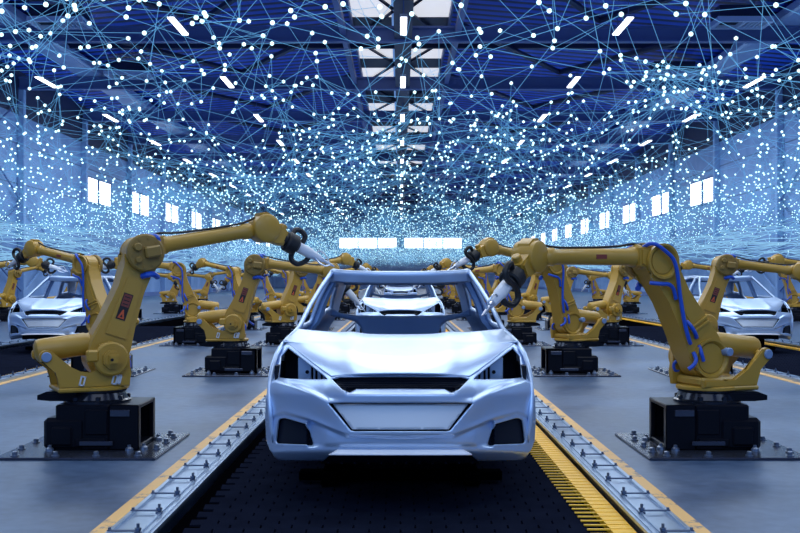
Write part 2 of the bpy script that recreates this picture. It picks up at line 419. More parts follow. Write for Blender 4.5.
for c in LINES:
    nm = LNAME[c]
    o = link('conveyor_belt', belt_base); o.location.x = c
    tag(o, 'black slatted conveyor belt of the %s assembly line' % nm, 'conveyor', 'conveyor belts')
    link('slat_deck', slat_mesh, o)
    cs = link('comb_strip', comb_mesh, o); cs['label'] = 'yellow comb edge strip'
    for s in (-1, 1):
        side = 'left' if s < 0 else 'right'
        r = link('conveyor_rail', rail_mesh)
        r.location = (c + s*BELT, 0, 0)
        if s < 0: r.rotation_euler = (0, 0, 0); r.scale = (-1, 1, 1)
        tag(r, 'bright aluminium clamp rail along the %s edge of the %s conveyor' % (side, nm), 'rail', 'conveyor rails')
        for k in range(100):
            q = link('clamp', clamp_mesh, r); q.location = (0, 5.9+0.52*k, 0)
        q = link('clamp_run', far_clamp, r); q['kind'] = 'stuff'
        tn[0] += 1
        t = link('trim_%d' % tn[0], line_mesh); t.location = (c + s*(BELT+0.26) - (0.12 if s < 0 else 0), 0, 0)
        tag(t, 'worn yellow floor line on the %s of the %s conveyor' % (side, nm), 'floor line', None, 'structure')

# ------------------------------------------------------------------ robots (facing local +X, base at the origin)
L1, L2, SH = 0.96, 1.18, (0.06, 0.0, 0.78)
def circ(cx, cz, r, a0, a1, n): return [(cx+r*math.cos(a0+(a1-a0)*i/n), cz+r*math.sin(a0+(a1-a0)*i/n)) for i in range(n+1)]
def slot_frame(b, x, z, w, h, y, sgn, mi, lean=0.25):
    m = Matrix.Translation((x, y, z)) @ Matrix.Shear('XZ', 4, (0, 0)) @ Matrix.Rotation(lean, 4, 'Y')
    t = 0.012
    for q in (((-w, -t, -h), (-w+t, t, h)), ((w-t, -t, -h), (w, t, h)), ((-w, -t, -h), (w, t, -h+t)), ((-w, -t, h-t), (w, t, h))): b.box(q[0], q[1], 0, m, mi)

RP = []      # (name, frame, mesh, label, [sub-parts])
def rpart(name, frame, mesh, label=None, subs=(), level=0): RP.append((name, frame, mesh, label, list(subs), level))

# base plate and bolts
b = MB(); b.box((-0.64, -0.69, 0.0), (0.66, 0.69, 0.022), 0.006)
plate = b.mesh('base_plate', M['plate'])
bolt = MB().lathe([(0.034, 0), (0.034, 0.008), (0.022, 0.010), (0.022, 0.034), (0.012, 0.040), (0, 0.040)], (0, 0, 0.022), (0, 0, 1), 10).mesh('bolt', M['bolt'])
bolt_spots = [(x, s*0.60) for s in (-1, 1) for x in (-0.5, -0.17, 0.16, 0.5)] + [(s*0.57, y) for s in (-1, 1) for y in (-0.25, 0.1, 0.4)]
rpart('base_plate', 'F0', plate, 'dark steel floor plate', [('bolt', bolt, (x, y, 0)) for x, y in bolt_spots])
# pedestal: black block, stepped at the back, open bay at the front
b = MB()
b.box((-0.27, -0.30, 0.022), (0.18, 0.30, 0.40), 0.012)
b.box((-0.37, -0.315, 0.022), (-0.02, 0.315, 0.29), 0.03)
b.box((0.18, -0.30, 0.022), (0.43, -0.265, 0.40), 0.008); b.box((0.18, 0.265, 0.022), (0.43, 0.30, 0.40), 0.008)
b.box((0.18, -0.30, 0.365), (0.43, 0.30, 0.40), 0.008); b.box((0.18, -0.30, 0.022), (0.43, 0.30, 0.06), 0.008)
b.box((0.39, -0.30, 0.022), (0.43, -0.22, 0.40), 0.008); b.box((0.39, 0.22, 0.022), (0.43, 0.30, 0.40), 0.008)
for s in (-1, 1):
    y = s*0.305
    b.box((-0.02, y-0.012, 0.15), (0.17, y+0.012, 0.36), 0.008)
    b.box((-0.30, y-0.03, 0.06), (-0.12, y+0.03, 0.22), 0.015); b.box((-0.10, y-0.02, 0.05), (0.16, y+0.02, 0.12), 0.01)
pedestal = b.mesh('pedestal', M['black'])
b = MB()
hatch = MB().box((-0.085, -0.012, -0.03), (0.085, 0.012, 0.03), 0.006).mesh('hatch', M['plate'])
vent_plate = MB().box((-0.14, -0.006, -0.019), (0.14, 0.006, 0.019), 0.004).mesh('vent_plate', M['plate'])
foot_lug = MB().lathe([(0.036, 0), (0.032, 0.02), (0.016, 0.032), (0.016, 0.048), (0, 0.052)], (0, 0, 0.022), (0, 0, 1), 10).mesh('foot_lug', M['bolt'])
rpart('pedestal', 'F0', pedestal, 'black stepped pedestal block', [('hatch', hatch, (0.275, s*0.302, 0.33)) for s in (-1, 1)] + [('vent_plate', vent_plate, (0.08, s*0.33, 0.081)) for s in (-1, 1)]
      + [('foot_lug', foot_lug, (x, y, 0)) for x, y in ((0.36, -0.335), (0.36, 0.335), (0.465, -0.26), (0.465, 0.26), (-0.3, -0.35), (-0.3, 0.35))])
b = MB()
b.prism([(-0.46, 0.43), (-0.46, 0.47), (-0.38, 0.50), (-0.08, 0.50), (-0.08, 0.42), (-0.35, 0.42)], -0.20, 0.20, 0.01)
rpart('cable_box', 'F0', b.mesh('cable_box', M['black']))
b = MB()
b.lathe([(0.285, 0), (0.285, 0.025), (0.265, 0.035), (0.235, 0.095), (0.25, 0.10), (0.25, 0.115)], (0, 0, 0.395), (0, 0, 1), 40)
for k in range(8):
    a = k*PI/4+0.3
    b.box((0.255*math.cos(a)-0.02, 0.255*math.sin(a)-0.02, 0.405), (0.255*math.cos(a)+0.02, 0.255*math.sin(a)+0.02, 0.46), 0.006)
rpart('swivel_collar', 'F0', b.mesh('swivel_collar', M['gloss_black']), 'glossy black swivel collar')
# carousel
b = MB()
b.lathe([(0.245, 0), (0.262, 0.008), (0.262, 0.030), (0.245, 0.040)], (0, 0, 0.505), (0, 0, 1), 40)
b.box((-0.37, -0.235, 0.505), (0.0, 0.235, 0.545), 0.012)
brk = [(-0.36, 0.54), (0.225, 0.54), (0.235, 0.64), (0.225, 0.80), (0.16, 0.90), (0.06, 0.93), (-0.03, 0.90), (-0.045, 0.80), (-0.05, 0.68), (-0.10, 0.655), (-0.18, 0.665), (-0.27, 0.71), (-0.40, 0.84)] + circ(-0.465, 0.81, 0.055, R(40), R(200), 6) + [(-0.505, 0.77), (-0.38, 0.68)]
b.prism(brk, -0.225, -0.165, 0.010)
b.prism([(-0.36, 0.54), (0.19, 0.54), (0.19, 0.60), (-0.02, 0.60), (-0.06, 0.585), (-0.13, 0.59), (-0.27, 0.68), (-0.40, 0.84)] + circ(-0.465, 0.81, 0.055, R(40), R(200), 6) + [(-0.505, 0.77), (-0.38, 0.68)], 0.165, 0.225, 0.010)
b.box((-0.30, -0.17, 0.545), (0.2, 0.17, 0.62), 0.02)
b.cyl((-0.465, -0.2, 0.81), (-0.465, 0.2, 0.81), 0.03, seg=14)
slot_frame(b, -0.175, 0.60, 0.022, 0.042, -0.226, -1, 1)
slot_frame(b, 0.095, 0.60, 0.022, 0.042, -0.226, -1, 1); slot_frame(b, 0.135, 0.60, 0.014, 0.042, -0.226, -1, 1)
rpart('carousel', 'F1', b.mesh('carousel', [M['yellow'], M['white']]), 'yellow swivelling shoulder bracket')
b = MB()
m = Matrix.Translation((-0.465, 0, 0.835)) @ Matrix.Rotation(R(-7), 4, 'Y')
prof = [(0, -0.062), (0.06, -0.058), (0.088, -0.042), (0.098, -0.015), (0.098, 0.36), (0.09, 0.38), (0.09, 0.40), (0.065, 0.405), (0.06, 0.46), (0, 0.46)]
b.lathe(prof, m @ Vector((0, 0, 0.02)), m.to_3x3() @ Vector((1, 0, 0)), 28)
bal = b.mesh('balance_cylinder', M['yellow'])
rpart('balance_cylinder', 'F1', bal, 'yellow counterbalance cylinder')
for s in (-1, 1):
    b = MB(); b.cyl((-0.465, s*0.222, 0.81), (-0.465, s*0.245, 0.81), 0.042, seg=18, bev=0.006)
    rpart('pivot_cap', 'F1', b.mesh('pivot_cap', M['bluecap']), 'blue grey pivot cap')
b = MB(); b.cyl((-0.085, 0.06, 0.835), (-0.085, 0.21, 0.835), 0.036, seg=18, bev=0.006)
rpart('pivot_cap', 'F1', b.mesh('pivot_cap', M['bluecap']), 'blue grey pivot cap')
# shoulder gearbox on the right hand side (-Y)
b = MB()
b.lathe([(0.135, 0), (0.145, 0.01), (0.145, 0.05), (0.13, 0.062)], (SH[0], -0.222, SH[2]), (0, -1, 0), 32)
oc = [(SH[0]+0.085*math.cos(PI/8+i*PI/4), SH[2]+0.085*math.sin(PI/8+i*PI/4)) for i in range(8)]
b.prism(oc, -0.335, -0.28, 0.012); b.prism([(SH[0]+0.055*math.cos(PI/4+i*PI/2), SH[2]+0.055*math.sin(PI/4+i*PI/2)) for i in range(4)], -0.375, -0.33, 0.01)
b.box((SH[0]-0.21, -0.30, SH[2]-0.02), (SH[0]-0.11, -0.22, SH[2]+0.08), 0.015)
rpart('shoulder_gearbox', 'F1', b.mesh('shoulder_gearbox', M['yellow']))
b = MB(); b.cyl((SH[0]-0.02, -0.37, SH[2]), (SH[0]-0.02, -0.378, SH[2]), 0.013, seg=12)
rpart('plug', 'F1', b.mesh('plug', M['hole']))
# upper arm (frame F2, z' towards the elbow)
ua = circ(0, 0, 0.175, R(185), R(355), 14) + [(0.165, 0.12), (0.135, 0.35), (0.115, 0.62), (0.128, 0.80)] + circ(0, L1, 0.15, R(-25), R(205), 18) + [(-0.125, 0.80), (-0.115, 0.62), (-0.145, 0.35), (-0.19, 0.12)]
b = MB(); b.prism(ua, -0.125, 0.125, 0.022)
# recessed discs on the cable side, flat cover on the other
for z, r in ((0.0, 0.170), (L1, 0.150)):
    b.lathe([(r-0.04, 0.0), (r-0.03, 0.022), (r-0.018, 0.034), (r, 0.034), (r, 0.0)], (0, 0.124, z), (0, 1, 0), 30)
    b.lathe([(0.0, 0.010), (r-0.045, 0.010), (r-0.045, 0.0)], (0, 0.124, z), (0, 1, 0), 24)
b.prism([(-0.10, 0.19), (0.10, 0.19), (0.08, 0.72), (-0.075, 0.72)], -0.138, -0.12, 0.008)
b.prism([(-0.11, 0.24), (0.02, 0.2), (0.04, 0.72), (-0.07, 0.74)], 0.12, 0.134, 0.006)
for z in (0.28, 0.32): b.box((-0.14, 0.12, z), (0.06, 0.15, z+0.022), 0.004)
ua_mesh = b.mesh('upper_arm', [M['yellow']])
b = MB()
def xz(p, y): return (p[0], y, p[1])
DZ, DX = 0.46, -0.012
b.box((DX-0.036, -0.1425, DZ-0.105), (DX+0.036, -0.139, DZ+0.105), 0, None, 0)
b.box((DX-0.030, -0.1445, DZ+0.0), (DX+0.030, -0.142, DZ+0.098), 0, None, 1)
# the mark: triangular letter form in a black field with a red letter pair above
b.prism([(DX-0.026, DZ-0.095), (DX+0.026, DZ-0.095), (DX+0.004, DZ-0.025), (DX-0.004, DZ-0.025)], -0.1445, -0.142, 0, None, 2)
b.prism([(DX-0.010, DZ-0.085), (DX+0.010, DZ-0.085), (DX, DZ-0.058)], -0.1455, -0.144, 0, None, 0)
for i in range(3): b.box((DX-0.022, -0.1455, DZ+0.016+i*0.028), (DX+0.022, -0.144, DZ+0.024+i*0.028), 0, None, 0)
bmesh.ops.scale(b.bm, vec=(1.15, 1, 1.12), space=Matrix.Translation((-DX, 0, -DZ)), verts=b.bm.verts[:])
decal = b.mesh('decal', [M['decal_black'], M['decal_red'], M['decal_orange']])
rpart('upper_arm', 'F2', ua_mesh, 'yellow tapered upper arm', [('decal', decal, (0, 0, 0))])
# blue cable sets; points read off the photograph's right hand robot, in arm coordinates
def armpt(u, v, y):
    rx, rv = (u-280)/360.0, (v-405)/360.0
    ax = Vector((-145, -310))/342.3; pf = Vector((-310, 145))/342.3
    d = Vector((rx, rv)); return (d.dot(pf), y, d.dot(ax))
b = MB()
b.tube([armpt(88, 45, 0.06), armpt(92, 36, 0.13), armpt(108, 40, 0.17), armpt(135, 62, 0.18), armpt(160, 88, 0.18), armpt(172, 130, 0.175), armpt(178, 200, 0.165), armpt(186, 280, 0.165), armpt(197, 335, 0.165), armpt(206, 350, 0.15)], 0.017, 8, 5)
b.tube([armpt(82, 152, 0.13), armpt(110, 158, 0.17), armpt(140, 163, 0.17), armpt(156, 178, 0.165), armpt(166, 210, 0.15)], 0.017, 8, 5)
b.tube([armpt(203, 282, 0.13), armpt(208, 296, 0.165), armpt(222, 320, 0.165), armpt(232, 335, 0.14)], 0.017, 8, 5)
b.tube([armpt(216, 378, 0.14), armpt(216, 400, 0.17), armpt(203, 416, 0.175), armpt(188, 426, 0.16)], 0.017, 8, 5)
b.tube([armpt(240, 360, 0.14), armpt(238, 385, 0.17), armpt(243, 408, 0.17)], 0.016, 8, 5)
rpart('cable_set', 'F2', b.mesh('cable_set', M['cable']), 'blue cables strapped to the arm')
for loop, rr in (([(0.0, -0.05, L1+0.13), (0.02, -0.13, L1+0.165), (0.05, -0.18, L1+0.16), (0.08, -0.16, L1+0.13)], 0.022),
                 ([(0.05, -0.13, L1-0.20), (0.08, -0.18, L1-0.175), (0.13, -0.17, L1-0.155), (0.18, -0.12, L1-0.16)], 0.026),
                 ([(0.10, -0.12, 0.05), (0.17, -0.16, 0.03), (0.19, -0.17, -0.03), (0.14, -0.18, -0.06)], 0.014)):
    b = MB(); b.tube(loop, rr, 8, 5); rpart('cable_loop', 'F2', b.mesh('cable_loop', M['cable']), 'blue cable loop')
# elbow housing and forearm (frame F3, x' towards the wrist)
b = MB()
b.lathe([(0.15, 0), (0.165, 0.012), (0.165, 0.055), (0.15, 0.068), (0.06, 0.072), (0.0, 0.072)], (0, -0.132, 0), (0, -1, 0), 32)
for k in range(10):
    a = k*2*PI/10; b.cyl((0.125*math.cos(a), -0.195, 0.125*math.sin(a)), (0.125*math.cos(a), -0.21, 0.125*math.sin(a)), 0.012, seg=8)
b.box((-0.02, -0.27, -0.05), (0.12, -0.19, 0.05), 0.015)
b.cyl((-0.07, -0.19, 0.06), (-0.07, -0.25, 0.06), 0.035, seg=14, bev=0.006); b.cyl((-0.08, -0.19, -0.05), (-0.08, -0.24, -0.05), 0.028, seg=14, bev=0.006)
rpart('elbow_gearbox', 'F3', b.mesh('elbow_gearbox', M['olive']), 'dark olive elbow gearbox disc')
b = MB()
b.prism([(-0.11, -0.05), (-0.05, -0.09), (0.10, -0.06), (0.20, -0.035), (0.20, 0.115), (0.05, 0.135), (-0.05, 0.125), (-0.11, 0.07)], -0.118, 0.118, 0.02)
b.lathe([(0.105, 0), (0.105, 0.03), (0.085, 0.04), (0.085, 0.08), (0.072, 0.10), (0.064, 0.80), (0.075, 0.82), (0.075, 0.88), (0.06, 0.91)], (0.15, 0, 0.04), (1, 0, 0), 28)
b.cyl((-0.10, 0.03, 0.03), (-0.135, 0.03, 0.03), 0.04, seg=16, bev=0.008)
b.box((0.50, 0.0625, 0.022), (0.60, 0.071, 0.058), 0, None, 1)
rpart('forearm', 'F3', b.mesh('forearm', [M['yellow'], M['decal_red']]), 'long yellow tubular forearm')
b = MB(); b.tube([(0.10, -0.02, 0.14), (0.2, -0.02, 0.148), (0.35, -0.02, 0.128), (0.6, -0.02, 0.118), (0.92, -0.02, 0.118), (1.06, -0.01, 0.14), (1.11, 0, 0.155)], 0.011, 6, 4)
rpart('air_hose', 'F3', b.mesh('air_hose', M['rubber']), 'thin black hose on top of the forearm')
# wrist (frame F4, x' along the tool)
b = MB()
b.lathe([(0.10, 0), (0.128, 0.018), (0.132, 0.03), (0.132, 0.20), (0.128, 0.212), (0.10, 0.23)], (0, -0.115, 0), (0, 1, 0), 30)
b.prism([(-0.12, 0.10), (-0.06, 0.142), (0.02, 0.142), (0.07, 0.10), (0.0, 0.05), (-0.1, 0.05)], -0.07, 0.07, 0.015)
b.prism([(0.0, -0.125), (0.0, 0.10), (0.12, 0.085), (0.225, 0.07), (0.225, -0.07), (0.12, -0.09)], -0.075, 0.075, 0.02)
b.cyl((0.17, 0, 0.07), (0.17, 0, 0.125), 0.04, seg=14, bev=0.008)
rpart('wrist', 'F4', b.mesh('wrist', M['yellow']), 'rounded yellow wrist')
b = MB()
b.cyl((0.215, 0, 0), (0.25, 0, 0), 0.062, seg=20); b.cyl((0.25, 0, 0), (0.37, 0, 0), 0.098, seg=24, bev=0.014); b.cyl((0.36, 0, 0), (0.39, 0, 0), 0.065, 0.055, seg=20)
rpart('tool_coupling', 'F4', b.mesh('tool_coupling', M['rubber']), 'black tool coupling')
b = MB()
b.tube([(0.30, 0.02, 0.085), (0.32, 0.04, 0.145), (0.38, 0.05, 0.165), (0.44, 0.05, 0.135), (0.44, 0.055, 0.07), (0.40, 0.06, 0.0), (0.385, 0.06, -0.07), (0.41, 0.055, -0.13), (0.475, 0.04, -0.14), (0.53, 0.03, -0.09), (0.545, 0.01, -0.03)], 0.026, 8, 5)
rpart('hose_loop', 'F4', b.mesh('hose_loop', M['rubber']), 'thick black looped hose')
b = MB()
b.lathe([(0.048, 0), (0.052, 0.02), (0.052, 0.15), (0.044, 0.17), (0.036, 0.26), (0.03, 0.27)], (0.385, 0, 0), (1, 0, 0), 22)
gun = b.mesh('welding_gun', M['white'])
b = MB()
b.lathe([(0.026, 0), (0.026, 0.04), (0.016, 0.05), (0.012, 0.14), (0.006, 0.175), (0, 0.175)], (0.65, 0, 0), (1, 0, 0), 14)
b.tube([(0.60, 0.03, 0.03), (0.64, 0.04, 0.075), (0.70, 0.03, 0.07), (0.76, 0.01, 0.02)], 0.008, 6, 4); b.tube([(0.58, -0.03, -0.02), (0.64, -0.045, -0.05), (0.72, -0.03, -0.045), (0.77, -0.01, -0.01)], 0.008, 6, 4)
tipm = b.mesh('gun_tip', M['steel'])
rpart('welding_gun', 'F4', gun, 'white welding gun', [('gun_tip', tipm, (0, 0, 0))])

def frames(p):
    F0 = Matrix.Identity(4); F1 = Matrix.Rotation(p['yaw'], 4, 'Z')
    F2 = F1 @ Matrix.Translation(SH) @ Matrix.Rotation(p['a'], 4, 'Y')
    el = F2 @ Vector((0, 0, L1))
    F3 = Matrix.Translation(el) @ F1 @ Matrix.Rotation(-p['b'], 4, 'Y')
    wr = F3 @ Vector((p.get('L2', L2), 0, 0.04))
    F4 = Matrix.Translation(wr) @ F1 @ Matrix.Rotation(p['w'], 4, 'Z') @ Matrix.Rotation(-p['c'], 4, 'Y') @ Matrix.Rotation(p.get('r', 0), 4, 'X')
    return dict(F0=F0, F1=F1, F2=F2, F3=F3, F4=F4)
def pose(yaw, a, b_, w, c, r=0): return dict(yaw=R(yaw), a=R(a), b=R(b_), w=R(w), c=R(c), r=R(r))
UP = pose(28, 19, 10, 4, -25)
UPN = pose(-28, 19, 11.5, -4, -25)
MID = pose(10, 19, 7.5, 0, -17)
FLAT = pose(21, 30.5, -0.5, 30, -34)
LOW = pose(0, 19.5, -7, 0, -50)
def make_robot(x, y, rz, p, label, group, small=False):
    label = label.replace('yellow welding robot', {id(UP): 'yellow welding robot, arm raised,', id(UPN): 'yellow welding robot, arm raised,', id(MID): 'yellow welding robot, arm level,', id(LOW): 'yellow welding robot, arm dipping,', id(FLAT): 'yellow welding robot, arm level,'}[id(p)])
    r = empty('robot_arm', (x, y, 0), rz)
    tag(r, label, 'robot arm', group)
    fr = frames(p)
    for nm, f, me, lb, subs, lv in RP:
        o = link(nm, me, r); o.matrix_local = fr[f]
        if lb: o['label'] = lb
        if small and nm == 'base_plate': continue
        for sn, sm, loc in subs:
            s = link(sn, sm, o); s.location = loc
    return r
ROW0, PITCH = 9.12, 7.26
for k in range(8):
    y = ROW0 + PITCH*k
    make_robot(-2.63, y, 0, [UP, LOW, UP, LOW][k % 4], 'yellow welding robot on the left of the middle conveyor, %s in its row' % ORD[k], 'robots left of the middle conveyor', k > 3)
    make_robot(2.66, y, PI, [FLAT, UP, LOW, UP][k % 4], 'yellow welding robot on the right of the middle conveyor, %s in its row' % ORD[k], 'robots right of the middle conveyor', k > 3)
    if 1 <= k < 7:
        make_robot(-7.3+2.68, y, PI, [LOW, UPN, MID, UPN][k % 4], 'yellow welding robot inboard of the left conveyor, %s in its row' % ORD[k-1], 'robots on the inner side of the left conveyor', k > 3)
        make_robot(7.3-2.64, y, 0, [UP, LOW, UP, LOW][k % 4], 'yellow welding robot inboard of the right conveyor, %s in its row' % ORD[k-1], 'robots on the inner side of the right conveyor', k > 3)
    if 2 <= k < 7:
        make_robot(-7.3-2.6, y, 0, [LOW, LOW, MID, MID][k % 4], 'yellow welding robot between left conveyor and wall, %s in its row' % ORD[k-2], 'robots on the wall side of the left conveyor', k > 3)
        make_robot(7.3+2.6, y, PI, [LOW, LOW, MID, MID][k % 4], 'yellow welding robot between right conveyor and wall, %s in its row' % ORD[k-2], 'robots on the wall side of the right conveyor', k > 3)
for s, nm in ((-1, 'left'), (1, 'right')):
    make_robot(s*13.9, 37.0, (0 if s < 0 else PI) + s*R(-35), UP, 'small distant yellow robot near the %s wall at the picture edge' % nm, None, True)

# ------------------------------------------------------------------ car bodies (nose at local y = 0)
NOSE = 6.6
def world_px(o, py, y):
    d = NOSE + y
    return (o*d/F_PX, y, CAM_H - (py-HZ)*d/F_PX)
def inside(p, poly):
    x, y = p; c = False; n = len(poly)
    for i in range(n):
        x1, y1 = poly[i]; x2, y2 = poly[(i+1) % n]
        if (y1 > y) != (y2 > y) and x < (x2-x1)*(y-y1)/(y2-y1)+x1: c = not c
    return c
def densify(poly, step):
    out = []
    for i in range(len(poly)):
        a, c = Vector(poly[i]), Vector(poly[(i+1) % len(poly)])
        n = max(1, int(round((c-a).length/step)))
        out += [tuple(a+(c-a)*k/n) for k in range(n)]
    return out
def rounded(poly, r, n=4):
    """round the corners of a polygon"""
    out = []
    for i in range(len(poly)):
        p, a, c = Vector(poly[i]), Vector(poly[i-1]), Vector(poly[(i+1) % len(poly)])
        da, dc = (a-p), (c-p); ra = min(r, da.length*0.4); rc = min(r, dc.length*0.4)
        A, C = p+da.normalized()*ra, p+dc.normalized()*rc
        for k in range(n+1):
            t = k/n; out.append(tuple(A*(1-t)**2 + p*2*t*(1-t) + C*t*t))
    return out
def region(outer, holes, step):
    """triangulated 2-D region with holes: (points, triangles)"""
    V, E = [], []
    loops = [densify(outer, step)] + [densify(h, step) for h in holes]
    for lp in loops:
        s = len(V); V += lp; E += [(s+i, s+(i+1) % len(lp)) for i in range(len(lp))]
    xs = [p[0] for p in loops[0]]; ys = [p[1] for p in loops[0]]
    bnd = [Vector(p) for p in V]
    cell = {}
    for p in V: cell.setdefault((int(p[0]//step), int(p[1]//step)), []).append(p)
    def near(p):
        ci, cj = int(p[0]//step), int(p[1]//step)
        for i in (-1, 0, 1):
            for j in (-1, 0, 1):
                for q in cell.get((ci+i, cj+j), ()):
                    if (q[0]-p[0])**2+(q[1]-p[1])**2 < (0.55*step)**2: return True
        return False
    y = min(ys); row = 0
    while y < max(ys):
        x = min(xs) + (step/2 if row % 2 else 0)
        while x < max(xs):
            p = (x, y)
            if inside(p, outer) and not any(inside(p, h) for h in holes) and not near(p): V.append(p)
            x += step
        y += step*0.87; row += 1
    r = delaunay_2d_cdt([Vector(p) for p in V], E, [], 0, 1e-5)
    P = [tuple(v) for v in r[0]]; T = []
    for f in r[2]:
        c = ((P[f[0]][0]+P[f[1]][0]+P[f[2]][0])/3, (P[f[0]][1]+P[f[1]][1]+P[f[2]][1])/3)
        if inside(c, outer) and not any(inside(c, h) for h in holes): T.append(tuple(f))
    return P, T
def mirror(V, T, weld=1e-4):
    n = len(V); idx = []; V2 = list(V)
    for i, v in enumerate(V):
        if abs(v[0]) < weld: idx.append(i)
        else: idx.append(len(V2)); V2.append((-v[0], v[1], v[2]))
    return V2, list(T) + [tuple(idx[i] for i in reversed(t)) for t in T]
def sheet(name, V, T, m, parent, thick=0.0, angle=40, off=-1, both=True):
    if both: V, T = mirror(V, T)
    o = pydata(name, V, T, m, parent, angle)
    bm = bmesh.new(); bm.from_mesh(o.data); bmesh.ops.remove_doubles(bm, verts=bm.verts, dist=1e-4)
    bmesh.ops.recalc_face_normals(bm, faces=bm.faces); bm.to_mesh(o.data); bm.free()
    o.data.set_sharp_from_angle(angle=R(angle))
    if thick:
        s = o.modifiers.new('thickness', 'SOLIDIFY'); s.thickness = thick; s.offset = off
    return o
def ss(t): t = min(1, max(0, t)); return t*t*(3-2*t)
def poly_y(pts, u):
    if u <= pts[0][0]: return pts[0][1]
    for (a, b1), (c, d) in zip(pts, pts[1:]):
        if u <= c: return b1+(d-b1)*(u-a)/(c-a)
    return pts[-1][1]
UC = 536.0      # centre column of the reading grid
def off_px(u): return (UC-u)/3.807
def row_px(v): return 330 + v/3.807
CREASE = [(10, 215), (60, 203), (150, 226), (200, 246), (262, 278)]
LOWCREASE = [(18, 352), (58, 320), (92, 308), (180, 333), (270, 370), (335, 397), (540, 401)]
FOG = [(70, 340), (92, 334), (182, 360), (206, 440), (58, 433)]
def depth(u, v):
    r = max(0.0, off_px(u))/134.0
    y = 0.06*r + 0.50*r**3 + 0.10*r**10
    if v < 250: y += 0.11*((250-v)/75.0)**1.5
    if v > 425: y += 0.13*((v-425)/70.0)**2
    if u < 330:                                   # shelf under the lamp
        k = ss((330-u)/90.0); y += 0.05*k*ss((poly_y(CREASE, u)-v)/26.0)
        y += 0.022*k*ss((v-poly_y(CREASE, u)-6)/70.0)*ss((poly_y(LOWCREASE, u)-v+40)/60)
    lc = poly_y(LOWCREASE, u)
    y += 0.030*ss((v-lc)/14.0)*ss((470-v)/30.0)
    if 176 < u < 262 and v > 345:                 # bevel facet beside the fog opening
        y += 0.06*ss((258-u)/70.0)*ss((u-176)/16.0)*ss((v-lc)/18.0)*ss((450-v)/18.0)
    if 222 < v < 252 and u > 330: y += 0.03*ss((250-v)/24.0)
    return y
def lift(P): return [world_px(max(0.0, off_px(p[0])) if abs(p[0]-UC) > 1e-3 else 0.0, row_px(p[1]), depth(*p)) for p in P]
def xside(y, z):
    pts = [(0.2, 0.85), (0.32, 0.89), (0.45, 0.915), (0.65, 0.93), (0.8, 0.918), (0.95, 0.885), (1.03, 0.838), (1.09, 0.785), (1.264, 0.723), (1.40, 0.657), (1.54, 0.576), (1.6, 0.53)]
    x = poly_y(pts, z)
    if y > 3.3: x -= 0.12*((y-3.3)/0.95)**2
    if y < 0.75: x -= 0.05*((0.75-y)/0.3)**2
    return x

